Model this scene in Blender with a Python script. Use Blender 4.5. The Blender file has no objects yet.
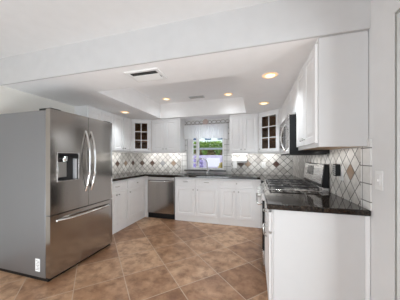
import bpy, bmesh, math, random
from mathutils import Vector, Matrix
R = math.radians
random.seed(4)
SC = bpy.context.scene
COL = SC.collection

# ------------------------------------------------------------------ camera, world, sun, exposure
F = 191.417
cam_d = bpy.data.cameras.new('camera')
cam_d.sensor_width = 36.0
cam_d.lens = F / 400 * 36
cam_d.shift_y = 7.6 / 400
cam_d.clip_start = 0.02
cam = bpy.data.objects.new('camera', cam_d)
COL.objects.link(cam)
cam.location = (0, 0, 1.2624)
cam.rotation_euler = (R(90), 0, 0.2781)
SC.camera = cam

world = bpy.data.worlds.new('sky')
SC.world = world
world.use_nodes = True
wbg = world.node_tree.nodes['Background']
wbg.inputs[0].default_value = (0.86, 0.93, 1.0, 1)
wbg.inputs[1].default_value = 2.2

def lamp(name, kind, loc, rot, energy, color=(1, 1, 1), **kw):
    d = bpy.data.lights.new(name, kind)
    d.energy = energy
    d.color = color
    for k, v in kw.items():
        setattr(d, k, v)
    o = bpy.data.objects.new(name, d)
    COL.objects.link(o)
    o.location = loc
    o.rotation_euler = rot
    return o

lamp('sun', 'SUN', (0, -4, 8), (R(38), 0, R(-14)), 2.2, (1, .96, .9), angle=R(2))
# fill light added low behind the camera, tipped up to brighten the kitchen
lamp('low_fill', 'AREA', (-1.6, -.15, .27), (R(132), 0, R(-4)), 22, (.88, .95, 1), shape='RECTANGLE', size=1.3, size_y=.8)
# unseen fill added in the hall, shining in through the right doorway
lamp('hall_fill', 'AREA', (2.4, .3, 1.0), (R(98), 0, R(66)), 68, (.88, .95, 1), shape='RECTANGLE', size=1.6, size_y=1.6)

# slim fill strips added under the wall cabinets to brighten the tiles
for i_, (x_, y_, rz_, w_) in enumerate([(-1.92, 3.94, 0, .62), (-.2, 3.94, 0, .5), (.28, 3.98, R(-40), .3), (-2.45, 3.93, R(27), .34), (-2.68, 3.1, R(90), 1.0)]):
    lamp('under_cabinet_fill', 'AREA', (x_, y_, 1.36 if x_ < -1 else 1.33), (R(42), 0, rz_), 2.2 * w_, (1, .99, .97), shape='RECTANGLE', size=w_, size_y=.02)

lamp('under_cabinet_fill', 'AREA', (.62, 1.95, 1.325), (R(15), 0, R(-90)), .35, (1, .98, .95), shape='RECTANGLE', size=.55, size_y=.02)  # added fill for the tiles under the near right cabinet
lamp('hood_fill', 'AREA', (.5, 2.6, 1.288), (0, 0, 0), 1.6, (1, .97, .93), shape='RECTANGLE', size=.12, size_y=.4)  # fill added under the microwave to lift the tiles around the range

vs = SC.view_settings
vs.view_transform = 'Standard'
vs.look = 'None'
vs.gamma = 1
vs.use_curve_mapping = False
vs.exposure = 0.33
try:
    SC.cycles.use_denoising = True
    SC.cycles.max_bounces = 14
    SC.cycles.diffuse_bounces = 10
except Exception:
    pass

# ------------------------------------------------------------------ materials
def mat(name, color, rough=.5, metal=0.0, spec=None, emit=None, estr=0):
    m = bpy.data.materials.new(name)
    m.use_nodes = True
    b = m.node_tree.nodes['Principled BSDF']
    b.inputs['Base Color'].default_value = (*color, 1)
    b.inputs['Roughness'].default_value = rough
    b.inputs['Metallic'].default_value = metal
    if spec is not None:
        b.inputs['Specular IOR Level'].default_value = spec
    if emit:
        b.inputs['Emission Color'].default_value = (*emit, 1)
        b.inputs['Emission Strength'].default_value = estr
    return m

class NT:
    """small helper for building node trees"""
    def __init__(s, m):
        s.t = m.node_tree
        s.b = s.t.nodes['Principled BSDF']
    def n(s, kind, **kw):
        x = s.t.nodes.new(kind)
        for k, v in kw.items():
            setattr(x, k, v)
        return x
    def l(s, a, b):
        s.t.links.new(a, b)
    def math(s, op, a, b=None, c=None):
        x = s.n('ShaderNodeMath', operation=op)
        for i, v in enumerate((a, b, c)):
            if v is None:
                continue
            if isinstance(v, (int, float)):
                x.inputs[i].default_value = v
            else:
                s.l(v, x.inputs[i])
        return x.outputs[0]
    def ramp(s, fac, stops):
        x = s.n('ShaderNodeValToRGB')
        e = x.color_ramp.elements
        while len(e) < len(stops):
            e.new(.5)
        for el, (p, c) in zip(e, stops):
            el.position = p
            el.color = (*c, 1)
        s.l(fac, x.inputs[0])
        return x.outputs[0]
    def mix(s, fac, a, b, mode='MIX'):
        x = s.n('ShaderNodeMix', data_type='RGBA', blend_type=mode)
        for i, v in ((0, fac), (6, a), (7, b)):
            if isinstance(v, (int, float)):
                x.inputs[i].default_value = v
            elif isinstance(v, tuple):
                x.inputs[i].default_value = (*v, 1)
            else:
                s.l(v, x.inputs[i])
        return x.outputs[2]
    def obj(s):
        return s.n('ShaderNodeTexCoord').outputs['Object']
    def noise(s, vec, scale, detail=3, rough=.5):
        x = s.n('ShaderNodeTexNoise')
        x.inputs['Scale'].default_value = scale
        x.inputs['Detail'].default_value = detail
        x.inputs['Roughness'].default_value = rough
        s.l(vec, x.inputs['Vector'])
        return x.outputs[0]
    def bump(s, h, strength=.3, dist=.002):
        x = s.n('ShaderNodeBump')
        x.inputs['Strength'].default_value = strength
        x.inputs['Distance'].default_value = dist
        s.l(h, x.inputs['Height'])
        s.l(x.outputs[0], s.b.inputs['Normal'])

def paint(name, color, rough=.5, amount=.012):
    m = mat(name, color, rough)
    k = NT(m)
    nz = k.noise(k.obj(), 9, 2)
    lo = tuple(max(0, c - amount) for c in color)
    hi = tuple(min(1, c + amount) for c in color)
    k.l(k.ramp(nz, [(.3, lo), (.7, hi)]), k.b.inputs['Base Color'])
    k.bump(k.noise(k.obj(), 180, 2), .05, .001)
    return m

def grid_tiles(name, axes, size, rot, stops, grout, gw, rough, tint_scale=8, off=(0, 0), blotch=None, bump=.3):
    """square tiles in the plane of two object axes; rot 45 gives diamonds; tile (0,0) is centred on off"""
    m = mat(name, (.5, .5, .5), rough)
    k = NT(m)
    o = k.obj()
    sp = k.n('ShaderNodeSeparateXYZ')
    k.l(o, sp.inputs[0])
    a, b = (sp.outputs['XYZ'.index(ax)] for ax in axes)
    c, s_ = math.cos(R(rot)), math.sin(R(rot))
    p = k.math('ADD', k.math('MULTIPLY', a, c), k.math('MULTIPLY', b, s_))
    q = k.math('ADD', k.math('MULTIPLY', a, -s_), k.math('MULTIPLY', b, c))
    P = k.math('ADD', k.math('DIVIDE', k.math('SUBTRACT', p, off[0]), size), .5)
    Q = k.math('ADD', k.math('DIVIDE', k.math('SUBTRACT', q, off[1]), size), .5)
    dist = []
    for v in (P, Q):
        fr = k.math('FRACT', v)
        dist.append(k.math('MINIMUM', fr, k.math('SUBTRACT', 1.0, fr)))
    d = k.math('MINIMUM', *dist)
    g = gw / size / 2
    mask = k.n('ShaderNodeMapRange')
    mask.inputs[1].default_value = g * .7
    mask.inputs[2].default_value = g * 1.3
    k.l(d, mask.inputs[0])
    cv = k.n('ShaderNodeCombineXYZ')
    k.l(k.math('FLOOR', P), cv.inputs[0])
    k.l(k.math('FLOOR', Q), cv.inputs[1])
    wn = k.n('ShaderNodeTexWhiteNoise')
    k.l(cv.outputs[0], wn.inputs['Vector'])
    nz = k.noise(o, tint_scale, 5, .6)
    fac = k.math('ADD', k.math('MULTIPLY', wn.outputs[0], .35), k.math('MULTIPLY', nz, .75))
    col = k.ramp(fac, stops)
    if blotch:
        col = k.mix(k.math('MULTIPLY', k.ramp(k.noise(o, blotch[0], 6, .65), [(.45, (0, 0, 0)), (.65, (1, 1, 1))]), blotch[2]), col, blotch[1])
    k.l(k.mix(mask.outputs[0], grout, col), k.b.inputs['Base Color'])
    k.bump(k.math('ADD', mask.outputs[0], k.math('MULTIPLY', nz, .25)), bump, .002)
    return m

def steel(name, color, rough, axis_scale=(4, 4, 300)):
    m = mat(name, color, rough, 1.0)
    k = NT(m)
    mp = k.n('ShaderNodeMapping')
    mp.inputs['Scale'].default_value = axis_scale
    k.l(k.obj(), mp.inputs[0])
    nz = k.noise(mp.outputs[0], 1, 2)
    k.l(k.math('ADD', k.math('MULTIPLY', nz, .12), rough - .06), k.b.inputs['Roughness'])
    return m

def glassy(name, tint, gloss=.12):
    m = bpy.data.materials.new(name)
    m.use_nodes = True
    t = m.node_tree
    t.nodes.clear()
    out = t.nodes.new('ShaderNodeOutputMaterial')
    mx = t.nodes.new('ShaderNodeMixShader')
    tr = t.nodes.new('ShaderNodeBsdfTransparent')
    gl = t.nodes.new('ShaderNodeBsdfGlossy')
    fr = t.nodes.new('ShaderNodeLayerWeight')
    fr.inputs[0].default_value = gloss
    tr.inputs[0].default_value = (*tint, 1)
    gl.inputs['Roughness'].default_value = .02
    t.links.new(fr.outputs['Fresnel'], mx.inputs[0])
    t.links.new(tr.outputs[0], mx.inputs[1])
    t.links.new(gl.outputs[0], mx.inputs[2])
    t.links.new(mx.outputs[0], out.inputs[0])
    return m

M = {}
M['wall'] = paint('dimmed_white_wall_paint', (.77, .77, .77), .6)  # white kept darker to offset the strong light near the camera
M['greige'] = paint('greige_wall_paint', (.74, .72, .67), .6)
M['ceil'] = paint('ceiling_paint', (.93, .93, .93), .7)
M['lining'] = paint('dimmed_door_lining_paint', (.33, .327, .31), .6)  # darkened in the colour to hold back the overlit doorway lining
M['ceil_dining'] = paint('dimmed_dining_ceiling_paint', (.73, .73, .73), .7)  # ceiling white darkened to make up for too much light here
M['header'] = paint('dimmed_header_paint', (.59, .59, .59), .6)  # paint darkened because the header receives too much light
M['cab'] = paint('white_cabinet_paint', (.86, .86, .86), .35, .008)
M['panel'] = paint('dimmed_end_panel_paint', (.64, .64, .64), .4, .006)  # cabinet white darkened to balance the light on the end faces
M['trim'] = paint('white_trim_paint', (.85, .85, .85), .35, .006)
M['floor'] = grid_tiles('terracotta_floor_tile', 'XY', .4495, 45,
                        [(.28, (.24, .115, .058)), (.5, (.41, .232, .13)), (.72, (.60, .385, .24))],
                        (.52, .39, .285), .008, .33, 6.5, (.7318 + .22475, 1.7289 + .22475), (9.0, (.17, .078, .036), .7), .45)
TILE = .0995
DIAG = TILE * math.sqrt(2)
M['diamond'] = grid_tiles('tumbled_diamond_tile', 'XZ', TILE, 45,
                          [(.25, (.43, .405, .37)), (.5, (.64, .62, .59)), (.75, (.80, .785, .755))],
                          (.10, .095, .085), .008, .4, 14)
M['border'] = grid_tiles('tumbled_border_tile', 'XZ', .12, 0,
                         [(.25, (.62, .61, .59)), (.5, (.72, .715, .70)), (.75, (.80, .795, .78))],
                         (.17, .165, .155), .007, .4, 14)
M['accent'] = paint('brown_accent_tile', (.10, .055, .028), .45, .05)
M['accent_pale'] = paint('pale_brown_accent_tile', (.34, .24, .17), .45, .06)
M['accent_grey'] = paint('grey_accent_tile', (.36, .36, .37), .45, .05)

def granite():
    m = mat('dark_granite', (.03, .025, .02), .06, spec=.38)
    k = NT(m)
    o = k.obj()
    base = k.ramp(k.noise(o, 60, 6, .75), [(.42, (.005, .004, .004)), (.56, (.022, .016, .012)), (.70, (.12, .09, .065))])
    vo = k.n('ShaderNodeTexVoronoi')
    vo.inputs['Scale'].default_value = 130
    k.l(o, vo.inputs['Vector'])
    k.l(k.mix(k.ramp(vo.outputs['Distance'], [(.1, (1, 1, 1)), (.25, (0, 0, 0))]), base, (.10, .085, .07)), k.b.inputs['Base Color'])
    return m
M['granite'] = granite()
M['steel'] = steel('brushed_steel', (.62, .605, .59), .26)
M['steel_v'] = steel('brushed_steel_door', (.42, .395, .37), .16, (300, 4, 3))
M['chrome'] = mat('polished_chrome', (.78, .78, .77), .12, 1)
M['nickel'] = mat('satin_nickel', (.52, .51, .49), .3, 1)
M['fridge_side'] = mat('grey_fridge_side', (.31, .315, .328), .5, .9)
M['black'] = mat('black_plastic', (.008, .008, .009), .4, spec=.3)
M['black_glass'] = mat('black_glass', (.006, .006, .007), .05)
M['iron'] = mat('cast_iron', (.025, .025, .027), .28)
M['dark'] = mat('dark_cavity', (.02, .02, .02), .6)
M['lightgrey'] = mat('light_grey_plastic', (.55, .57, .60), .35)
M['white_pl'] = mat('white_plastic', (.85, .85, .84), .4)
M['paper'] = mat('white_paper', (.88, .88, .87), .9)
def wood(name, c1, c2):
    m = mat(name, c1, .4)
    k = NT(m)
    mp = k.n('ShaderNodeMapping')
    mp.inputs['Scale'].default_value = (14, 14, 1.5)
    k.l(k.obj(), mp.inputs[0])
    k.l(k.ramp(k.noise(mp.outputs[0], 2.5, 5, .6), [(.35, c1), (.65, c2)]), k.b.inputs['Base Color'])
    return m
M['wood'] = wood('cabinet_interior_wood', (.30, .16, .08), (.45, .26, .14))
M['tan'] = wood('cabinet_underside_wood', (.42, .27, .15), (.55, .37, .22))
M['glass'] = glassy('window_glass', (.97, .985, .98), .08)
M['cabglass'] = glassy('cabinet_glass', (.9, .9, .9), .12)
M['bulb'] = mat('warm_bulb', (1, .9, .7), .5, emit=(1, .74, .46), estr=1.15)
M['lens'] = mat('amber_reflector_glow', (.8, .6, .4), .4, emit=(1, .55, .26), estr=.55)  # glow of the lit gold reflector put into the emission

def sheer():
    m = bpy.data.materials.new('sheer_white_fabric')
    m.use_nodes = True
    k = NT(m)
    b = k.b
    b.inputs['Base Color'].default_value = (.93, .93, .93, 1)
    b.inputs['Roughness'].default_value = .9
    tr = k.n('ShaderNodeBsdfTranslucent')
    tr.inputs[0].default_value = (.95, .95, .95, 1)
    mx = k.n('ShaderNodeMixShader')
    mx.inputs[0].default_value = .6
    k.l(b.outputs[0], mx.inputs[1])
    k.l(tr.outputs[0], mx.inputs[2])
    k.l(mx.outputs[0], k.t.nodes['Material Output'].inputs[0])
    return m
M['sheer'] = sheer()
M['bronze'] = mat('antique_scroll_metal', (.36, .33, .30), .5, .3)
def noisy(name, stops, scale, rough=.9):
    m = mat(name, stops[0][1], rough)
    k = NT(m)
    k.l(k.ramp(k.noise(k.obj(), scale, 5, .7), stops), k.b.inputs['Base Color'])
    return m
M['grass'] = noisy('lawn_grass', [(.3, (.10, .22, .03)), (.7, (.26, .42, .09))], 3)
M['leaf'] = noisy('hedge_leaf', [(.35, (.03, .028, .012)), (.55, (.11, .085, .03)), (.7, (.30, .22, .12))], 9)
M['tree'] = noisy('tree_leaf', [(.3, (.09, .16, .03)), (.7, (.22, .32, .08))], 4)
M['bark'] = noisy('bark', [(.3, (.10, .07, .05)), (.7, (.2, .15, .11))], 8)
M['patio'] = noisy('lavender_patio_paving', [(.3, (.25, .22, .31)), (.7, (.36, .33, .42))], 6)
M['stucco'] = paint('pale_stucco', (.48, .50, .53), .8)
M['blue_roof'] = mat('blue_grey_roof', (.04, .07, .16), .7)
M['outdoor_white'] = mat('outdoor_white_paint', (.42, .41, .45), .5)
M['violet_leaf'] = noisy('violet_flower_leaf', [(.35, (.10, .10, .12)), (.5, (.30, .24, .48)), (.65, (.55, .50, .75))], 12)
M['yellow_leaf'] = noisy('yellow_brown_leaf', [(.35, (.12, .09, .04)), (.55, (.45, .38, .12)), (.7, (.65, .60, .45))], 12)

# ------------------------------------------------------------------ mesh helpers
class MB:
    def __init__(s):
        s.b = bmesh.new()
    def box(s, x0, x1, y0, y1, z0, z1):
        v = [s.b.verts.new(p) for p in ((x0, y0, z0), (x1, y0, z0), (x1, y1, z0), (x0, y1, z0), (x0, y0, z1), (x1, y0, z1), (x1, y1, z1), (x0, y1, z1))]
        for f in ((3, 2, 1, 0), (4, 5, 6, 7), (0, 1, 5, 4), (1, 2, 6, 5), (2, 3, 7, 6), (3, 0, 4, 7)):
            s.b.faces.new([v[i] for i in f])
        return s
    def prism(s, pts, z0, z1, axis='z'):
        """polygon of 2D points extruded; axis z: (x,y); axis x: (y,z); axis y: (x,z)"""
        def mk(p, t):
            return {'z': (p[0], p[1], t), 'x': (t, p[0], p[1]), 'y': (p[0], t, p[1])}[axis]
        a = [s.b.verts.new(mk(p, z0)) for p in pts]
        c = [s.b.verts.new(mk(p, z1)) for p in pts]
        n = len(pts)
        fs = [s.b.faces.new(a[::-1]), s.b.faces.new(c)]
        for i in range(n):
            fs.append(s.b.faces.new((a[i], a[(i + 1) % n], c[(i + 1) % n], c[i])))
        bmesh.ops.recalc_face_normals(s.b, faces=fs)
        return s
    def tube(s, pts, r, seg=8, closed=False):
        pts = [Vector(p) for p in pts]
        n = len(pts)
        rings = []
        up = Vector((0, 0, 1))
        prev = None
        for i, p in enumerate(pts):
            if closed:
                d = pts[(i + 1) % n] - pts[i - 1]
            else:
                d = pts[min(i + 1, n - 1)] - pts[max(i - 1, 0)]
            d.normalize()
            if prev is None:
                ref = up if abs(d.dot(up)) < .9 else Vector((1, 0, 0))
                u = d.cross(ref).normalized()
            else:
                u = (prev - d * prev.dot(d)).normalized()
            prev = u
            w = d.cross(u)
            rr = r[i] if isinstance(r, (list, tuple)) else r
            rings.append([s.b.verts.new(p + (u * math.cos(2 * math.pi * k / seg) + w * math.sin(2 * math.pi * k / seg)) * rr) for k in range(seg)])
        fs = []
        for i in range(n if closed else n - 1):
            a, c = rings[i], rings[(i + 1) % n]
            for k in range(seg):
                fs.append(s.b.faces.new((a[k], a[(k + 1) % seg], c[(k + 1) % seg], c[k])))
        if not closed:
            fs.append(s.b.faces.new(rings[0][::-1]))
            fs.append(s.b.faces.new(rings[-1]))
        bmesh.ops.recalc_face_normals(s.b, faces=fs)
        return s
    def lathe(s, prof, c=(0, 0, 0), axis='z', seg=20):
        """profile of (radius, height) turned about an axis through c"""
        c = Vector(c)
        rings = []
        for r, h in prof:
            ring = []
            for k in range(seg):
                a = 2 * math.pi * k / seg
                x, y = r * math.cos(a), r * math.sin(a)
                v = {'z': (x, y, h), 'y': (x, h, y), 'x': (h, x, y)}[axis]
                ring.append(s.b.verts.new(c + Vector(v)))
            rings.append(ring)
        fs = []
        for a, d in zip(rings, rings[1:]):
            for k in range(seg):
                fs.append(s.b.faces.new((a[k], a[(k + 1) % seg], d[(k + 1) % seg], d[k])))
        fs.append(s.b.faces.new(rings[0][::-1]))
        fs.append(s.b.faces.new(rings[-1]))
        bmesh.ops.recalc_face_normals(s.b, faces=fs)
        return s
    def loops(s, x0, x1, z0, z1, back, prof):
        """door-like panel in the xz plane facing -y: prof = [(inset, y)], closed at y=back"""
        allr = [(0, back)] + prof
        rings = []
        for ins, y in allr:
            rings.append([s.b.verts.new(p) for p in ((x0 + ins, y, z0 + ins), (x1 - ins, y, z0 + ins), (x1 - ins, y, z1 - ins), (x0 + ins, y, z1 - ins))])
        fs = [s.b.faces.new(rings[0]), s.b.faces.new(rings[-1])]
        for a, c in zip(rings, rings[1:]):
            for k in range(4):
                fs.append(s.b.faces.new((a[k], a[(k + 1) % 4], c[(k + 1) % 4], c[k])))
        bmesh.ops.recalc_face_normals(s.b, faces=fs)
        return s
    def frame(s, x0, x1, z0, z1, y0, y1, w):
        s.box(x0, x0 + w, y0, y1, z0, z1).box(x1 - w, x1, y0, y1, z0, z1)
        return s.box(x0 + w, x1 - w, y0, y1, z0, z0 + w).box(x0 + w, x1 - w, y0, y1, z1 - w, z1)
    def build(s, name, m, parent=None, bevel=0, smooth=True):
        me = bpy.data.meshes.new(name)
        s.b.to_mesh(me)
        s.b.free()
        me.materials.append(m)
        if smooth:
            me.polygons.foreach_set('use_smooth', [True] * len(me.polygons))
            me.set_sharp_from_angle(angle=R(32))
        o = bpy.data.objects.new(name, me)
        COL.objects.link(o)
        if parent:
            o.parent = parent
        if bevel:
            bv = o.modifiers.new('bevel', 'BEVEL')
            bv.width = bevel
            bv.segments = 2
            bv.limit_method = 'ANGLE'
        return o

def cut(o, mb):
    """carve the solid in mb out of the mesh object o"""
    c = mb.build('cutter', M['dark'])
    c.parent = o.parent
    md = o.modifiers.new('cut', 'BOOLEAN')
    md.object = c
    md.operation = 'DIFFERENCE'
    md.solver = 'EXACT'
    bpy.context.view_layer.update()
    me = bpy.data.meshes.new_from_object(o.evaluated_get(bpy.context.evaluated_depsgraph_get()))
    o.modifiers.clear()
    old = o.data
    o.data = me
    bpy.data.meshes.remove(old)
    bpy.data.objects.remove(c)
    while len(o.data.materials) > 1:
        o.data.materials.pop(index=1)
    me.polygons.foreach_set('material_index', [0] * len(me.polygons))

def thing(name, label, cat, loc=(0, 0, 0), rz=0, group=None):
    o = bpy.data.objects.new(name, None)
    o.empty_display_size = .1
    COL.objects.link(o)
    o.location = loc
    o.rotation_euler = (0, 0, rz)
    return tag(o, label, cat, group)
def tag(o, label, cat, group=None):
    o['label'] = label
    o['category'] = cat
    if group:
        o['group'] = group
    return o
def struct(name, mb, m, bevel=0, parent=None):
    o = mb.build(name, m, parent, bevel, smooth=False)
    if not parent:
        o['kind'] = 'structure'
    return o

# ------------------------------------------------------------------ room dimensions (metres, camera above the origin)
XL, XR, YB = -2.92, .741, 4.186
YH, ZS, ZC = 1.535, 2.126, 2.438       # header face, soffit underside, ceiling
TX0, TX1, TY0, TY1 = -1.99, -.16, 2.04, 3.80
WX0, WX1, WZ0, WZ1 = -1.51, -.647, .985, 2.02
YN = -3.1

struct('floor', MB().box(XL - .15, 3.2, YN, YB + .15, -.1, 0), M['floor'])
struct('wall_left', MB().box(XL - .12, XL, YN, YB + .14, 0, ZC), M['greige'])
w = MB()
w.box(XL, WX0, YB, YB + .14, 0, ZC).box(WX1, XR + .12, YB, YB + .14, 0, ZC)
w.box(WX0, WX1, YB, YB + .14, 0, WZ0).box(WX0, WX1, YB, YB + .14, WZ1, ZC)
struct('wall_back', w, M['wall'])
w = MB()
w.box(XR, XR + .12, 1.312, YB, 0, ZC)
w.box(XR, XR + .12, .25, 1.312, 2.06, ZC)
w.box(XR, XR + .12, YN, .25, 0, ZC)
struct('wall_right', w, M['wall'])
# doorway lining and the hall wall seen through it
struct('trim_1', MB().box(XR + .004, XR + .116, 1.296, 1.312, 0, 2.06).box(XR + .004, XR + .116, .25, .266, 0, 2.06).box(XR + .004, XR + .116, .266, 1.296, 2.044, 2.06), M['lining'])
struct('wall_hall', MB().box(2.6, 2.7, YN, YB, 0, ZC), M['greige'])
struct('ceiling', MB().box(XL, 3.2, YN, YH, ZC, ZC + .1), M['ceil_dining'])
w = MB()
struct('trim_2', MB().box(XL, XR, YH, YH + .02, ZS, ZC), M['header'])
w.box(XL, XR, YH + .02, TY0, ZS, ZC + .1).box(XL, XR, TY1, YB, ZS, ZC + .1)
w.box(XL, TX0, TY0, TY1, ZS, ZC + .1).box(TX1, XR, TY0, TY1, ZS, ZC + .1)
struct('ceiling_soffit', w, M['ceil'])
struct('ceiling_tray', MB().box(TX0, TX1, TY0, TY1, ZC, ZC + .1), M['ceil'])
# dining room end wall behind the camera, open where its glass doors are
struct('wall_dining', MB().box(XL, -2.5, YN - .1, YN, 0, ZC).box(1.3, 3.2, YN - .1, YN, 0, ZC).box(-2.5, 1.3, YN - .1, YN, 2.3, ZC), M['wall'])

# ------------------------------------------------------------------ window
win = MB()
YF0, YF1 = 4.245, 4.29
win.frame(WX0, WX1, WZ0, WZ1, YF0, YF1, .045)
win.box(-1.465, -1.385, YF0, YF1, WZ0 + .045, WZ1 - .045)
win.box(-1.305, -1.24, YF0, YF1, WZ0 + .045, WZ1 - .045)
wo = struct('window_1', win, M['trim'], .004)
MB().box(-1.24, WX1 - .045, YF0 + .003, YF1 - .003, 1.445, 1.485).build('meeting_rail', mat('blue_grey_sash_paint', (.55, .62, .74), .4), wo)
s_ = MB()
for z in (1.14, 1.24, 1.34, 1.465, 1.56, 1.66):
    s_.box(-1.385, -1.305, YF0 + .006, YF1 - .006, z - .011, z + .011)
s_.build('muntin', M['trim'], wo)
g = MB().box(-1.24, WX1 - .045, 4.266, 4.270, WZ0 + .045, WZ1 - .045).build('pane', M['glass'], wo)
g = MB().box(-1.385, -1.305, 4.266, 4.270, WZ0 + .045, WZ1 - .045).build('pane', M['glass'], wo)
MB().box(WX0 - .05, WX1 + .05, YB - .05, YF0 - .003, WZ0 - .022, WZ0 + .0).build('window_sill', M['granite'], wo, .003)

# ------------------------------------------------------------------ garden outside
struct('ground_terrace', MB().box(-14, 8, YB + .15, 9.6, -.25, .25), M['patio'])
o = MB().box(-40, 26, 9.6, 40, -.25, .24).build('ground_lawn', M['grass'], None)
o['kind'] = 'structure'
def foliage(rx, ry, rz, n, size, seed, base=0.0):
    rnd = random.Random(seed)
    mb = MB()
    for i in range(n):
        a, u = rnd.uniform(0, 2 * math.pi), rnd.uniform(-1, 1)
        r = rnd.uniform(.6, 1.0)
        c = Vector((math.sqrt(1 - u * u) * math.cos(a) * rx * r, math.sqrt(1 - u * u) * math.sin(a) * ry * r, base + rz + u * rz * r))
        rot = Matrix.Rotation(rnd.uniform(0, 6.28), 3, 'Z') @ Matrix.Rotation(rnd.uniform(0, 3.14), 3, 'X')
        q = [mb.b.verts.new(c + rot @ Vector(p) * size) for p in ((-1, 0, 0), (0, -.5, .15), (1, 0, 0), (0, .5, .15))]
        mb.b.faces.new(q)
    return mb
tag(MB().box(-6.5, 1.5, 9.2, 9.4, .25, 1.38).build('garden_wall', M['patio'], None, .01), 'low lavender garden wall outside the window', 'wall')
for i, (x, rx, lab) in enumerate([(-2.95, .25, 'brown green shrub behind the lavender wall at left of window view'), (-2.22, .25, 'brown green shrub behind the lavender wall in the middle of window view'), (-1.5, .25, 'brown green shrub behind the lavender wall at right of window view')]):
    t = thing('shrub', lab, 'shrub', (x, 9.95, .24), 0, 'shrubs behind the garden wall')
    foliage(rx, .36, .78, 2400, .08, i).build('foliage', M['leaf'], t, smooth=False)
    MB().tube([(0, 0, 0), (.02, 0, .4), (0, .02, .9)], .03).build('stem', M['bark'], t)
t = thing('hedge', 'tall bright green clipped hedge beyond the garden wall', 'hedge', (-3.0, 13, .24))
rnd = random.Random(8)
mb = MB()
for i in range(7000):
    c = Vector((rnd.uniform(-2.6, 2.6), rnd.choice((rnd.uniform(-.35, -.2), rnd.uniform(-.35, .35))), rnd.uniform(.6, 2.1) + .05 * math.sin(i)))
    rot = Matrix.Rotation(rnd.uniform(0, 6.28), 3, 'Z') @ Matrix.Rotation(rnd.uniform(0, 3.14), 3, 'X')
    mb.b.faces.new([mb.b.verts.new(c + rot @ Vector(p) * .1) for p in ((-1, 0, 0), (0, -.5, .15), (1, 0, 0), (0, .5, .15))])
mb.build('foliage', M['tree'], t, smooth=False)
for x in (-2, 0, 2):
    MB().tube([(x, 0, 0), (x + .03, 0, .8), (x, 0, 1.6)], [.06, .05, .03]).build('trunk', M['bark'], t)
t = thing('garden_house', 'white house with dark blue windows far beyond the trees', 'house', (-9.5, 26, .24))
MB().box(-8, 8, 0, 4, 0, 5.2).build('wall', M['stucco'], t)
MB().prism([(-.4, 5.2), (4.4, 5.2), (2, 6.8)], -8.3, 8.3, 'x').build('roof', M['blue_roof'], t)
for x in (-6.2, -4.4, -2.6, -.8, 1.0, 2.8, 4.6):
    MB().box(x, x + .9, -.03, .02, 3.5, 4.2).build('window', M['blue_roof'], t)
t = thing('garden_bench', 'white garden bench before the lavender wall outside the window', 'bench', (-1.78, 8.2, .25))
MB().box(-.30, .30, -.25, .2, .42, .46).build('seat', M['outdoor_white'], t, .01)
MB().box(-.30, .30, .2, .24, .60, 1.0).build('backrest', M['outdoor_white'], t, .01)
for sx in (-1, 1):
    MB().box(sx * .26 - .025, sx * .26 + .025, -.24, -.20, 0, .42).build('leg', M['outdoor_white'], t)
    MB().box(sx * .26 - .025, sx * .26 + .025, .205, .235, 0, .60).build('leg', M['outdoor_white'], t)
def bush(x, y, r, rz, m, lab):
    t = thing('flower_bush', lab, 'plant', (x, y, .25), 0, 'flowering bushes on the terrace')
    foliage(r, r, rz, 900, .05, int(x * 100)).build('foliage', M[m], t, smooth=False)
    MB().tube([(0, 0, 0), (.02, 0, rz)], .02).build('stem', M['bark'], t)
bush(-2.52, 8.5, .27, .58, 'violet_leaf', 'violet flowering bush left of the white garden bench')
bush(-1.22, 7.4, .17, .42, 'yellow_leaf', 'yellow brown bush right of the white garden bench')

# ------------------------------------------------------------------ tile backsplashes
ZT = 1.1275           # height of the accent tiles' centres
ZR = 1.1475
def backsplash(label, loc, rz, spans, accents, borders, z0=.9145, z1=1.373, ZT=1.1275):
    t = thing('tile_backsplash', label, 'backsplash', loc, rz)
    lo, hi = z0 - ZT, z1 - ZT
    mb = MB()
    for a, b_, h in spans:
        mb.box(a, b_, .002, .010, lo, h - ZT if h else hi)
    mb.build('diamond_tile_field', M['diamond'], t, smooth=False)
    for x, m in accents:
        h = DIAG / 2 - .006
        MB().prism([(x, -h), (x + h, 0), (x, h), (x - h, 0)], 0, .0025, 'y').build('accent_tile', M[m], t, smooth=False)
    for a, b_, c, d in borders:
        MB().box(a, b_, .0005, .010, c - ZT, d - ZT).build('border_tile', M['border'], t, smooth=False)
    return t
# local +x: world +Y on the left wall, +X on the back wall, -Y on the right wall
backsplash('pale diamond tile backsplash with brown accents on left wall', (XL + .011, 3.562, ZT), R(90), [(-1.2, .61, 0)], [(0, 'accent'), (DIAG * 2, 'accent_pale'), (DIAG * 4, 'accent'), (-DIAG * 2, 'accent_pale'), (-DIAG * 4, 'accent')], [])
x0 = -2.404
xw = -1.655
backsplash('pale diamond tile backsplash on back wall left of window', (x0, YB - .011, ZT), 0, [(XL - x0 + .012, xw - x0, 0)],
           [(-DIAG * 2 + .0, 'accent'), (0, 'accent'), (DIAG * 2, 'accent_grey'), (DIAG * 4, 'accent_pale')],
           [(xw - x0, WX0 - x0 - .002, .9145, 2.0)])
x0 = -.281
backsplash('pale diamond tile backsplash on back wall right of window', (x0, YB - .011, ZT), 0, [(-.49 - x0, XR - .012 - x0, 0)],
           [(0, 'accent'), (DIAG, 'accent_pale'), (DIAG * 5, 'accent')],
           [(WX1 - x0 + .002, -.492 - x0, .9145, 2.0)], z1=1.34)
yr = 1.791
backsplash('pale diamond tile backsplash behind the range on right wall', (XR - .011, yr, ZR), R(-90), [(yr - YB + .0125, yr - 1.634, 0)],
           [(-DIAG * 2, 'accent_pale'), (0, 'accent_pale'), (-DIAG * 8, 'accent_pale')], [(yr - 1.634, yr - 1.516, .9145, 1.385)], z1=1.335, ZT=ZR)

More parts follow.
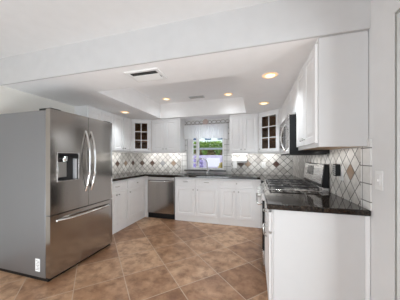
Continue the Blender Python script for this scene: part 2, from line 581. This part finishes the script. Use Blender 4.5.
# ------------------------------------------------------------------ cabinet pieces (local: front faces -y, x to the right)
DOOR = [(0, -.017), (.003, -.020), (.052, -.020), (.060, -.012), (.068, -.012), (.085, -.017), (.09, -.017)]
DRAW = [(0, -.017), (.003, -.020), (.022, -.020), (.028, -.015), (.034, -.0175)]
def door(t, x0, x1, z0, z1, knob=None):
    d = MB().loops(x0, x1, z0, z1, -.001, DOOR).build('door', M['cab'], t, smooth=False)
    if knob:
        knob_at(d, *knob)
    return d
def knob_at(p, x, z, y=-.0195):
    MB().lathe([(.005, 0), (.005, -.012), (.012, -.016), (.014, -.022), (.011, -.028), (.004, -.030)], (x, y, z), 'y', 14).build('knob', M['nickel'], p)
def pull_at(p, x, z, w=.09, vert=False, y=-.0195):
    pts = []
    for i in range(13):
        u = -1 + 2 * i / 12
        dy = y - .028 * (1 - u ** 4)
        pts.append((x, dy, z + u * w / 2) if vert else (x + u * w / 2, dy, z))
    MB().tube(pts, .0055, 8).build('handle', M['nickel'], p)
def drawer(t, x0, x1, z0, z1, knob=None, pull=None):
    d = MB().loops(x0, x1, z0, z1, -.001, DRAW).build('drawer', M['cab'], t, smooth=False)
    if knob:
        knob_at(d, *knob)
    if pull:
        pull_at(d, *pull)
    return d
def carcass(w, d, z0, z1):
    return MB().box(0, w, 0, d, z0, z1)
BASE = 'white painted base cabinets'
UPPER = 'white painted wall cabinets'

XB = -2.24            # face of the left base run
YBF = 3.587           # face of the back base run
# left run
t = thing('base_cabinet', 'white base cabinet with one drawer and two doors beside the refrigerator', 'cabinet', (XB, 2.43, 0), R(90), BASE)
carcass(.555, .67, 0, .872).build('body', M['cab'], t, .002)
drawer(t, .012, .548, .70, .845, pull=(.28, .775))
door(t, .012, .278, .125, .68, (.25, .64))
door(t, .283, .548, .125, .68, (.312, .64))
t = thing('base_cabinet', 'white base cabinet with one drawer above one door in the left corner', 'cabinet', (XB, 2.988, 0), R(90), BASE)
carcass(1.19, .67, 0, .872).build('body', M['cab'], t, .002)
drawer(t, .012, .545, .70, .845, knob=(.28, .775))
door(t, .012, .545, .125, .68, (.05, .63))
MB().box(.5995, 1.19, -.07, 0, 0, .872).build('corner_filler', M['cab'], t, .002)

# back run
t = thing('base_cabinet', 'white sink base cabinet with two false drawers and two doors below window', 'cabinet', (-1.553, YBF, 0), 0, BASE)
carcass(.903, .59, 0, .68).build('body', M['cab'], t, .002)
MB().box(0, .903, 0, .03, .68, .872).build('top_rail', M['cab'], t)
drawer(t, .03, .437, .70, .845, pull=(.235, .785))
drawer(t, .455, .88, .70, .845, pull=(.665, .785))
door(t, .03, .437, .12, .68, (.40, .635))
door(t, .455, .88, .12, .68, (.49, .635))
t = thing('base_cabinet', 'white base cabinet with one wide drawer and two doors right of sink', 'cabinet', (-.648, YBF, 0), 0, BASE)
carcass(1.385, .59, 0, .872).build('body', M['cab'], t, .002)
drawer(t, .025, .637, .70, .845, knob=(.33, .785))
door(t, .025, .313, .12, .68, (.285, .635))
door(t, .337, .637, .12, .68, (.365, .635))

# near right run, its plain end facing the dining room
YE = 1.535
t = thing('base_cabinet', 'white base cabinet with plain end panel nearest the dining room', 'cabinet', (.125, 2.212, 0), R(-90), BASE)
carcass(2.212 - YE - .012, XR - .125 - .003, 0, .872).build('body', M['cab'], t, .002)
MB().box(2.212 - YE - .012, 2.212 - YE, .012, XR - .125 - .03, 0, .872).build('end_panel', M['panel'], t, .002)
MB().box(2.212 - YE - .012, 2.212 - YE + .004, XR - .125 - .03, XR - .125 - .003, 0, .872).build('scribe_strip', M['cab'], t, .002)
dr = drawer(t, .02, .66, .70, .845)
pull_at(dr, .34, .775, .1)
dd = door(t, .02, .335, .12, .68)
pull_at(dd, .30, .6, .1, True)
dd = door(t, .345, .66, .12, .68)
pull_at(dd, .38, .6, .1, True)

# countertops
ZU, ZW = .8735, .914
XCL, YCF = -2.21, 3.536
SX0, SX1, SY0, SY1 = -1.40, -.76, 3.66, 4.02
w = MB()
w.prism([(XL + .001, 2.425), (XCL, 2.425), (XCL, YCF), (SX0, YCF), (SX0, YB - .001), (XL + .001, YB - .001)], ZU, ZW)
w.box(SX0, SX1, YCF, SY0, ZU, ZW).box(SX0, SX1, SY1, YB - .001, ZU, ZW)
w.prism([(SX1, YCF), (.09, YCF), (.09, 2.992), (XR - .001, 2.992), (XR - .001, YB - .001), (SX1, YB - .001)], ZU, ZW)
o = w.build('countertop', M['granite'], None, .004)
tag(o, 'dark granite worktop running round the left and back walls under window', 'countertop')
o = MB().prism([(.089, 1.52), (.089, 2.214), (XR - .001, 2.214), (XR - .001, 1.52)], ZU, ZW).build('countertop', M['granite'], None, .008)
tag(o, 'dark speckled granite worktop on the cabinet nearest the dining room', 'countertop')

# base for the corner right of the back run, under the short return
t = thing('base_cabinet', 'white filler cabinet between the range and the back corner', 'cabinet', (.125, YBF - .004, 0), R(-90), BASE)
carcass(.588, .6, 0, .872).build('body', M['cab'], t, .002)
door(t, .03, .56, .12, .68, (.51, .63))
drawer(t, .03, .56, .70, .845, knob=(.3, .775))

# wall cabinets
UZ0, UZR, UZ1 = 1.375, 1.343, 2.121
def upper(label, loc, rz, w, d, doors, z0=UZ0, z1=UZ1, tan=False, lift=0.03):
    t = thing('wall_cabinet', label, 'cabinet', (loc[0], loc[1], z0), rz, UPPER)
    h = z1 - z0
    carcass(w - (.012 if tan else 0), d, 0 if not tan else .012, h).build('body', M['cab'], t, .002)
    if tan:
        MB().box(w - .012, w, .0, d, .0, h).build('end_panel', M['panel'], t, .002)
        MB().box(.014, w - .014, .014, d, .002, .012).build('bottom_panel', M['tan'], t)
        MB().box(0, w - .012, 0, .014, 0, .012).build('light_rail', M['cab'], t)
    n = len(doors)
    for i, (a, b_, side) in enumerate(doors):
        kx = b_ - .03 if side == 'r' else a + .03
        door(t, a, b_, lift, h - .035, (kx, lift + .05))
    return t
XU = -2.642
upper('white two door wall cabinet above and beyond the refrigerator', (XU, 2.515, 0), R(90), .588, .275, [(.010, .282, 'r'), (.296, .576, 'l')])
upper('white two door wall cabinet between refrigerator and left glass corner cabinet', (XU, 3.106, 0), R(90), .555, .275, [(.014, .280, 'r'), (.294, .54, 'l')])
YU = 3.87
upper('white two door wall cabinet left of the window', (-2.25, YU, 0), 0, .70, .312, [(.02, .340, 'r'), (.354, .655, 'l')])
upper('white two door wall cabinet right of the window above paper towels', (-.49, YU, 0), 0, .555, .312, [(.014, .264, 'r'), (.278, .54, 'l')], z0=UZR)
XRU = .440
upper('white two door wall cabinet nearest the dining room beside microwave', (XRU, 2.216, 0), R(-90), 2.216 - YE - .018, XR - XRU - .003, [(.008, .325, 'r'), (.337, .655, 'l')], z0=UZR - .004, tan=True)
upper('short white wall cabinet above the microwave', (XRU, 2.979, 0), R(-90), .76, XR - XRU - .003, [(.008, .376, 'r'), (.382, .752, 'l')], z0=1.73, lift=.012)
upper('white wall cabinet between microwave and right glass corner cabinet', (XRU, 3.578, 0), R(-90), .596, XR - XRU - .003, [(.012, .295, 'r'), (.301, .585, 'l')], z0=UZR)

def corner_cabinet(label, A, B, back, mirrored, UZ0):
    """diagonal corner wall cabinet: glazed door between A and B, back corner at back"""
    A, B = Vector(A), Vector(B)
    d = B - A
    L = d.length
    t = thing('glass_cabinet', label, 'cabinet', (A.x, A.y, UZ0), math.atan2(d.y, d.x), UPPER)
    mi = Matrix.Rotation(-math.atan2(d.y, d.x), 2)
    if not mirrored:
        world = [(back[0], A.y), (back[0], back[1]), (B.x, back[1])]
    else:
        world = [(B.x, back[1]) if False else (A.x, back[1]), (back[0], back[1]), (back[0], B.y)]
    loc = [mi @ (Vector(p) - A) for p in world]
    P = [Vector((0, 0)), Vector((L, 0)), loc[2], loc[1], loc[0]]
    if mirrored:
        P = [Vector((0, 0)), Vector((L, 0)), loc[2], loc[1], loc[0]]
    h = UZ1 - UZ0
    ins = [(p.x, p.y) for p in P]
    m = MB()
    m.prism(ins, 0, .018).prism(ins, h - .018, h)
    m.box(0, .05, 0, .018, .018, h - .018).box(L - .05, L, 0, .018, .018, h - .018)
    m.box(.05, L - .05, 0, .018, .018, .04).box(.05, L - .05, 0, .018, h - .06, h - .018)
    m.build('body', M['cab'], t)
    cen = sum((Vector(p) for p in ins), Vector((0, 0))) / 5
    m = MB()
    for i in range(1, 5):
        a, b_ = Vector(ins[i]), Vector(ins[(i + 1) % 5])
        n = Vector((-(b_ - a).y, (b_ - a).x)).normalized() * .012
        off = Vector((0, 0))
        q = [a, b_, b_ + n, a + n]
        q = [(p.x, max(p.y, .019)) for p in q]
        m.prism(q, .019, h - .019)
    m.build('interior_panel', M['wood'], t)
    for z in (h * .345, h * .655):
        q = [cen + (Vector(p) - cen) * .93 for p in ins]
        MB().prism([(p.x, max(p.y, .03)) for p in q], z - .008, z + .008).build('shelf', M['wood'], t)
    z0, z1 = .03, h - .035
    a, b_ = .03, L - .03
    fw = .058
    m = MB().frame(a, b_, z0, z1, -.020, -.001, fw)
    xm = (a + b_) / 2
    m.box(xm - .009, xm + .009, -.018, -.003, z0 + fw, z1 - fw)
    for i in (1, 2):
        zz = z0 + fw + (z1 - z0 - 2 * fw) * i / 3
        m.box(a + fw, xm - .009, -.018, -.003, zz - .009, zz + .009)
        m.box(xm + .009, b_ - fw, -.018, -.003, zz - .009, zz + .009)
    dd = m.build('door', M['cab'], t, .002)
    MB().box(a + fw, b_ - fw, -.0025, -.0012, z0 + fw, z1 - fw).build('pane', M['cabglass'], dd)
    knob_at(dd, b_ - .028 if not mirrored else a + .028, z0 + .05)
    return t
corner_cabinet('glass fronted white corner cabinet left of the window', (XU + .002, 3.664), (-2.254, YU), (XL + .003, YB - .003), False, UZ0)
corner_cabinet('glass fronted white corner cabinet beside the microwave', (.069, YU), (XRU, 3.582), (XR - .003, YB - .003), True, UZR)

# ------------------------------------------------------------------ refrigerator (local x = world +Y, front faces +X)
FW, FX, FY = .884, -1.965, 1.434
t = thing('refrigerator', 'stainless french door refrigerator with grey side and water dispenser', 'refrigerator', (FX, FY, 0), R(90))
MB().box(0, FW, .075, .91, .035, 1.745).build('body', M['fridge_side'], t, .004)
MB().box(.01, FW - .01, .05, .88, .0, .035).build('base_grille', M['black'], t)
def bow(x):
    u = 2 * x / FW - 1
    return .008 * u * u + (.010 * max(0, (u - .95) / .05) ** 2)
def bowed(x0, x1, z0, z1):
    n = 18
    xs = [x0 + (x1 - x0) * i / n for i in range(n + 1)]
    return MB().prism([(x, bow(x)) for x in xs] + [(x1, .068), (x0, .068)], z0, z1)
SEAM = .453
ld = bowed(0, SEAM - .002, .678, 1.757).build('door', M['steel_v'], t)
ld.data.polygons.foreach_set('use_smooth', [False] * len(ld.data.polygons))
cut(ld, MB().box(.068, .318, -.05, .058, 1.012, 1.313))
rd = bowed(SEAM + .002, FW, .678, 1.757).build('door', M['steel_v'], t)
fz = bowed(0, FW, .045, .668).build('freezer_drawer', M['steel_v'], t)
def fhandle(p, x, z0, z1):
    pts = []
    for i in range(25):
        u = -1 + 2 * i / 24
        pts.append((x, bow(x) + .004 - .068 * (1 - abs(u) ** 2.2), (z0 + z1) / 2 + u * (z1 - z0) / 2))
    MB().tube(pts, .0125, 10).build('handle', M['chrome'], p)
fhandle(ld, SEAM - .038, .86, 1.585)
fhandle(rd, SEAM + .04, .86, 1.585)
pts = []
for i in range(25):
    u = -1 + 2 * i / 24
    x = FW / 2 + u * .37
    pts.append((x, bow(x) + .004 - .055 * (1 - abs(u) ** 4), .605))
MB().tube(pts, .0125, 10).build('handle', M['chrome'], fz)
dp = MB().frame(.062, .324, 1.006, 1.319, -.004, .02, .010).build('dispenser_bezel', M['steel'], ld, .002)
m = MB().box(.0685, .3175, .050, .0575, 1.0125, 1.3125)
m.box(.0725, .0765, .012, .050, 1.0165, 1.255).box(.3095, .3135, .012, .050, 1.0165, 1.255).box(.0765, .3095, .012, .050, 1.0165, 1.0205)
m.build('dispenser_cavity', M['dark'], ld)
MB().box(.0725, .3135, .006, .049, 1.255, 1.309).build('dispenser_panel', M['black_glass'], ld, .003)
MB().box(.105, .20, .036, .049, 1.05, 1.215).build('dispenser_paddle', M['nickel'], ld, .006)
MB().lathe([(.032, 0), (.032, -.03), (.024, -.05), (.024, -.055)], (.165, .028, 1.275), 'z', 16).build('dispenser_nozzle', M['chrome'], ld)
MB().box(.285, .305, .014, .049, 1.022, 1.25).build('dispenser_reflection_strip', M['lightgrey'], ld)  # pale strip painted in for the reflection on the cavity side wall
for x in (.02, FW - .13):
    MB().box(x, x + .11, .03, .19, 1.7455, 1.772).build('hinge_cover', M['black'], t, .004)
st = MB().box(-.0012, -.0002, .148, .212, .093, .222).build('energy_sticker', M['paper'], t)
m = MB()
for i in range(7):
    m.box(-.0016, -.0012, .156, .204 - (i % 3) * .008, .108 + i * .015, .114 + i * .015)
m.build('sticker_print', mat('grey_ink', (.3, .3, .3), .8), st)

# ------------------------------------------------------------------ dishwasher
t = thing('dishwasher', 'stainless dishwasher under the worktop left of the sink', 'dishwasher', (-2.165, 3.563, 0))
DW = .606
MB().box(.003, DW - .003, .03, .58, .005, .868).build('body', M['black'], t)
MB().box(.02, DW - .02, .045, .06, .0, .10).build('toe_kick', M['black'], t)
MB().box(.004, DW - .004, 0, .028, .115, .79).build('door', M['steel_v'], t, .004)
MB().box(.004, DW - .004, .002, .028, .796, .862).build('control_panel', M['steel'], t, .004)
MB().box(.06, DW - .06, -.006, .004, .762, .784).build('handle', M['chrome'], t, .003)

# ------------------------------------------------------------------ gas range (local x = world -Y, front faces -X)
RW = .758
t = thing('gas_range', 'stainless gas range with black oven door between the right worktops', 'range', (.085, 2.981, 0), R(-90))
MB().box(0, RW, .035, .64, .03, .895).build('body', M['black'], t)
MB().box(.02, RW - .02, .06, .6, 0, .03).build('base', M['black'], t)
MB().box(.003, RW - .003, 0, .034, .06, .235).build('drawer', M['steel'], t, .005)
od = MB().box(.003, RW - .003, -.004, .034, .245, .775).build('oven_door', M['black_glass'], t, .006)
pts = [(.05, -.004, .735), (.05, -.05, .74), (.09, -.06, .742)] + [(.09 + (RW - .18) * i / 6, -.06, .742) for i in range(1, 7)] + [(RW - .05, -.05, .74), (RW - .05, -.004, .735)]
MB().tube(pts, .011, 10).build('handle', M['chrome'], od)
cp = MB().prism([(-.012, .785), (-.012, .86), (.03, .905), (.05, .905), (.05, .785)], .003, RW - .003, 'x').build('control_panel', M['steel'], t, .003)
for i in range(5):
    MB().lathe([(.024, 0), (.024, -.006), (.019, -.010), (.017, -.034), (.010, -.038)], (.09 + (RW - .18) * i / 4, -.012, .825), 'y', 18).build('knob', M['nickel'], cp)
MB().box(0, RW, .051, .58, .896, .917).build('cooktop', M['steel'], t, .003)
MB().box(0, RW, .581, .642, .896, .95).build('rear_trim', M['steel'], t, .004)
bpos = [(.15, .19), (.15, .44), (RW / 2, .315), (RW - .15, .19), (RW - .15, .44)]
for x, y in bpos:
    MB().lathe([(.055, 0), (.055, .008), (.04, .012), (.036, .022), (.01, .024)], (x, y, .9175), 'z', 18).build('burner', M['iron'], t)
for i in range(3):
    a = .02 + i * (RW - .04) / 3 + .004
    b_ = .02 + (i + 1) * (RW - .04) / 3 - .004
    m = MB()
    z0, z1 = .942, .956
    y0, y1 = .075, .555
    for y in (y0, y1 - .012):
        m.box(a + .012, b_ - .012, y, y + .012, z0, z1)
    for x in (a, b_ - .012):
        m.box(x, x + .012, y0, y1, z0, z1)
    ym, xm_ = (y0 + y1) / 2, (a + b_) / 2
    m.box(a + .012, b_ - .012, ym - .006, ym + .006, z0, z1 - .001)
    for yc in ((y0 + ym) / 2, (ym + y1) / 2):
        for sx in (-1, 1):
            for sy in (-1, 1):
                m.tube([(xm_ + sx * (b_ - a - .014) / 2, yc + sy * .105, z1 - .006), (xm_ + sx * .03, yc + sy * .03, z1 - .004)], .0065, 6)
    for x in (a, b_ - .012):
        for y in (y0, y1 - .012):
            m.box(x, x + .012, y, y + .012, .9175, z0)
    m.build('grate', M['iron'], t)
bg = MB().prism([(.575, .96), (.605, 1.195), (.642, 1.195), (.642, .951), (.6, .951)], .003, RW - .003, 'x').build('backguard', M['black'], t, .003)
# slanted steel fascia with the clock display
def fascia(x0, x1, u0, u1, off, th):
    # point on the slanted front: u from 0 (bottom) to 1 (top)
    def p(u, o):
        return (.575 + .03 * u - o, .96 + .235 * u)
    a, b_ = p(u0, off), p(u1, off)
    c, d = p(u1, off + th), p(u0, off + th)
    return MB().prism([a, b_, c, d], x0, x1, 'x')
fp = fascia(.02, RW - .02, .12, .97, .001, .008).build('backguard_fascia', M['steel'], bg, .002)
fascia(.17, .42, .42, .88, .0095, .002).build('clock_display', M['black_glass'], fp)
m = MB()
for i in range(4):
    for j in range(2):
        xx, uu = .48 + i * .05, .5 + j * .2
        m.b.verts.ensure_lookup_table()
        def p(u, o):
            return (.575 + .03 * u - o, .96 + .235 * u)
        m.prism([p(uu, .0095), p(uu + .1, .0095), p(uu + .1, .0115), p(uu, .0115)], xx, xx + .03, 'x')
m.build('key', M['nickel'], fp)

# ------------------------------------------------------------------ microwave
t = thing('microwave', 'stainless over the range microwave with black case', 'microwave', (.345, 2.9785, 1.302), R(-90))
MW, MH = .757, .42
MB().box(0, MW, .012, XR - .345 - .013, 0, MH).build('body', M['black'], t, .003)
MB().box(.004, MW - .004, .02, .36, -.008, -.0005).build('vent_grille', M['dark'], t)
d = MB().prism([(0, .0115), (MW - .17, .0115), (MW - .17, .002), (MW * .4, -.008), (0, .002)], .004, MH - .05).build('door', M['steel'], t)
MB().prism([(.05, -.0035), (MW * .4, -.0095), (MW - .23, -.0045), (MW - .23, -.0025), (MW * .4, -.0075), (.05, -.0015)], .06, MH - .10).build('door_window', M['black_glass'], d)
MB().prism([(MW - .165, .0115), (MW, .0115), (MW, .005), (MW - .165, .002)], .004, MH - .05).build('control_panel', M['steel'], t)
MB().box(0, MW, .002, .0115, MH - .046, MH).build('top_vent', M['steel'], t, .003)
pts = []
for i in range(21):
    u = -1 + 2 * i / 20
    pts.append((MW - .195, .002 - .05 * (1 - abs(u) ** 2.2), .19 + u * .155))
MB().tube(pts, .011, 10).build('handle', M['chrome'], d)

# ------------------------------------------------------------------ sink, faucet, soap
t = thing('sink', 'steel sink sunk in the worktop under the window', 'sink', (SX0, SY0, ZU))
a, b_ = SX1 - SX0, SY1 - SY0
m = MB().box(.003, .012, .003, b_ - .003, -.18, .03).box(a - .012, a - .003, .003, b_ - .003, -.18, .03)
m.box(.012, a - .012, .003, .012, -.18, .03).box(.012, a - .012, b_ - .012, b_ - .003, -.18, .03).box(.012, a - .012, .012, b_ - .012, -.18, -.171)
m.build('basin', M['steel'], t)
MB().lathe([(.04, 0), (.04, .004), (.02, .005)], (a / 2, b_ / 2, -.171), 'z', 16).build('drain', M['chrome'], t)
t = thing('faucet', 'chrome gooseneck faucet at the back of the sink', 'faucet', (-1.0, 4.075, ZW))
MB().lathe([(.028, 0), (.028, .012), (.016, .02), (.014, .04)], (0, 0, .0005), 'z', 16).build('base', M['chrome'], t)
pts = [(0, 0, .03), (0, 0, .20)]
for i in range(13):
    an = math.pi * i / 12 * .92
    pts.append((-.10 + .10 * math.cos(an), -.08 * (1 - math.cos(an)) / 2 * 1.2, .22 + .11 * math.sin(an)))
pts.append((pts[-1][0] - .006, pts[-1][1] - .005, .165))
MB().tube(pts, .012, 10).build('spout', M['chrome'], t)
MB().tube([(.012, 0, .05), (.05, -.01, .075), (.085, -.015, .10)], .007, 8).build('lever', M['chrome'], t)

# ------------------------------------------------------------------ curtain over the window
def z_at(x):
    return 0
t = thing('valance', 'sheer white gathered valance across the top of the window', 'curtain', (-1.08, 4.10, 1.70))
m = MB()
nx, nz = 220, 8
W2 = .53
grid = []
for j in range(nz + 1):
    row = []
    for i in range(nx + 1):
        x = -W2 + 2 * W2 * i / nx
        side = max(0, (abs(x + .04) - .33) / .2)
        drop = -.02 * abs(math.sin(x * 15)) - (.06 * min(1, side) if x < 0 else .02 * min(1, side))
        zb = drop
        zt = .285
        z = zb + (zt - zb) * j / nz
        amp = .012 if abs(x + .02) < .33 else .005
        y = amp * math.sin(x * 150 + 1.3 * math.sin(x * 23)) * (1.15 - .5 * j / nz)
        row.append(m.b.verts.new((x, y, z)))
    grid.append(row)
for j in range(nz):
    for i in range(nx):
        m.b.faces.new((grid[j][i], grid[j][i + 1], grid[j + 1][i + 1], grid[j + 1][i]))
fab = m.build('fabric', M['sheer'], t)
MB().tube([(-W2 - .02, 0, .293), (W2 + .02, 0, .293)], .008).build('rod', M['white_pl'], t)
for sx in (-1, 1):
    MB().box(sx * W2 - .008, sx * W2 + .008, 0, .072, .285, .301).build('bracket', M['white_pl'], t)
t = thing('scroll_topper', 'grey scrollwork ornament with a small medallion above the window valance', 'ornament', (-1.06, 4.16, 2.01))
m = MB()
def ring(cx, rx, rz, ph=0):
    m.tube([(cx + rx * math.cos(2 * math.pi * k / 18), 0, .045 + rz * math.sin(2 * math.pi * k / 18)) for k in range(18)], .006, 6, True)
for k in range(-5, 6):
    if k:
        ring(k * .098, .044 if k % 2 else .05, .03 if k % 2 else .036)
m.tube([(-.55, 0, .005), (.55, 0, .005)], .005, 6)
m.build('scrollwork', M['bronze'], t)
MB().lathe([(.0, -.012), (.06, -.010), (.066, 0), (.06, .010), (.0, .012)], (0, 0, .05), 'y', 20).build('medallion', mat('rosy_medallion', (.55, .44, .40), .6), t)
for x in (-.5, .5):
    MB().box(x - .01, x + .01, 0, .0145, 0, .02).build('bracket', M['bronze'], t)

# ------------------------------------------------------------------ paper towel roll and wall plates
t = thing('paper_towel_holder', 'white paper towel roll hanging under the cabinet right of the window', 'paper towels', (-.30, 4.03, UZR))
MB().box(-.16, .16, -.03, .03, -.011, -.001).build('mount', M['white_pl'], t, .003)
for sx, m_ in ((-1, 'white_pl'), (1, 'black')):
    MB().box(sx * .152 - .006, sx * .152 + .006, -.022, .022, -.185, -.011).build('arm', M[m_], t, .004)
MB().lathe([(.018, -.145), (.052, -.145), (.052, .145), (.018, .145)], (0, 0, -.14), 'x', 24).build('paper_roll', M['paper'], t)
MB().box(-.13, -.05, -.055, -.0527, -.30, -.14).build('loose_sheet', M['paper'], t)

def plate(name, label, cat, loc, rz, kind, group=None):
    t = thing(name, label, cat, loc, rz, group)
    MB().box(-.038, .038, .0, .006, -.06, .06).build('cover_plate', M['white_pl'], t, .002)
    if kind == 'outlet':
        for z in (-.022, .022):
            s = MB().box(-.016, .016, -.003, 0, z - .014, z + .014).build('socket', M['trim'], t, .002)
            MB().box(-.008, -.005, -.0034, -.003, z - .005, z + .006).box(.005, .008, -.0034, -.003, z - .005, z + .006).build('slot', M['dark'], s)
    elif kind == 'switch':
        s = MB().box(-.017, .017, -.003, 0, -.033, .033).build('rocker', M['trim'], t, .002)
        MB().box(-.005, .005, -.010, -.003, -.010, .006).build('toggle', M['white_pl'], s, .002)
    return t
plate('wall_outlet', 'white outlet plate on the back tiles right of the window', 'outlet', (.18, YB - .0165, 1.11), 0, 'outlet')
plate('wall_outlet', 'white outlet plate on the right wall tiles behind black plug in device', 'outlet', (XR - .0165, 1.945, 1.125), R(-90), 'outlet')
plate('light_switch', 'white light switch plate on the bare wall beside the tiled border', 'switch', (XR - .0065, 1.436, 1.124), R(-90), 'switch')
t = thing('plug_in_device', 'black ribbed plug in device on the right wall outlet', 'plug', (XR - .021, 1.965, 1.10), R(-90))
MB().box(-.035, .028, -.040, 0, 0, .105).build('case', M['black'], t, .006)
m = MB()
for i in range(5):
    m.box(-.037, .030, -.044, -.0405, .012 + i * .018, .022 + i * .018)
m.build('rib', M['nickel'], t, .001)

# ------------------------------------------------------------------ ceiling fittings
DL = 'recessed ceiling lights'
def downlight(label, x, y, z, power):
    t = thing('recessed_light', label, 'ceiling light', (x, y, z), 0, DL)
    MB().lathe([(.080, -.001), (.088, -.001), (.091, -.0025), (.087, -.005), (.080, -.005)], (0, 0, 0), 'z', 28).build('trim_ring', M['white_pl'], t)
    MB().lathe([(.0795, -.0015), (.0795, -.0045), (.070, -.007), (.050, -.009)], (0, 0, 0), 'z', 28).build('lens', M['lens'], t)  # emissive disc standing in for the lit reflector
    MB().lathe([(.050, -.0092), (.042, -.014), (.016, -.018)], (0, 0, 0), 'z', 20).build('bulb', M['bulb'], t)
    l = lamp('tray_lamp' if z > ZS + .1 else 'left_lamp' if x < -2 else 'soffit_lamp', 'SPOT', (0, 0, -.03), (0, 0, 0), power, (.89, .955, 1), spot_size=R(165 if z > ZS + .1 else 128), spot_blend=1.0, shadow_soft_size=.08)
    l.parent = t
downlight('nearest recessed light in the low ceiling right of the tray', .154, 2.125, ZS, 30)
downlight('recessed light in the low ceiling near the right glass cabinet', .142, 3.189, ZS, 30)
downlight('recessed light in the low ceiling above the left wall cabinets', -2.361, 3.096, ZS, 22)
downlight('left recessed light in the raised tray ceiling', -1.70, 3.50, ZC, 5)
downlight('right recessed light in the raised tray ceiling', -.47, 3.55, ZC, 5)

t = thing('ceiling_vent', 'large white air register with a tilted flap in the low ceiling', 'vent', (-1.085, 1.775, ZS))
m = MB()
m.box(-.185, .185, -.125, -.093, -.012, -.0005).box(-.185, .185, .093, .125, -.012, -.0005)
m.box(-.185, -.150, -.093, .093, -.012, -.0005).box(.150, .185, -.093, .093, -.012, -.0005)
m.build('frame', M['white_pl'], t, .003)
MB().box(-.150, .150, -.093, .093, -.004, -.0006).build('duct_opening', M['dark'], t)
for y0, y1, za, zb in ((-.025, .055, -.006, -.024), (.06, .090, -.006, -.016)):
    MB().prism([(y0, za), (y1, zb), (y1, zb - .003), (y0, za - .003)], -.148, .148, 'x').build('louver', M['white_pl'], t)
t = thing('ceiling_vent', 'small grey slotted vent in the raised tray ceiling between two lights', 'vent', (-1.08, 3.55, ZC))
MB().box(-.15, .15, -.06, .06, -.010, -.0005).build('frame', M['lightgrey'], t, .003)
for i in range(5):
    MB().box(-.13, .13, -.048 + i * .021, -.038 + i * .021, -.013, -.0105).build('slat', M['nickel'], t)
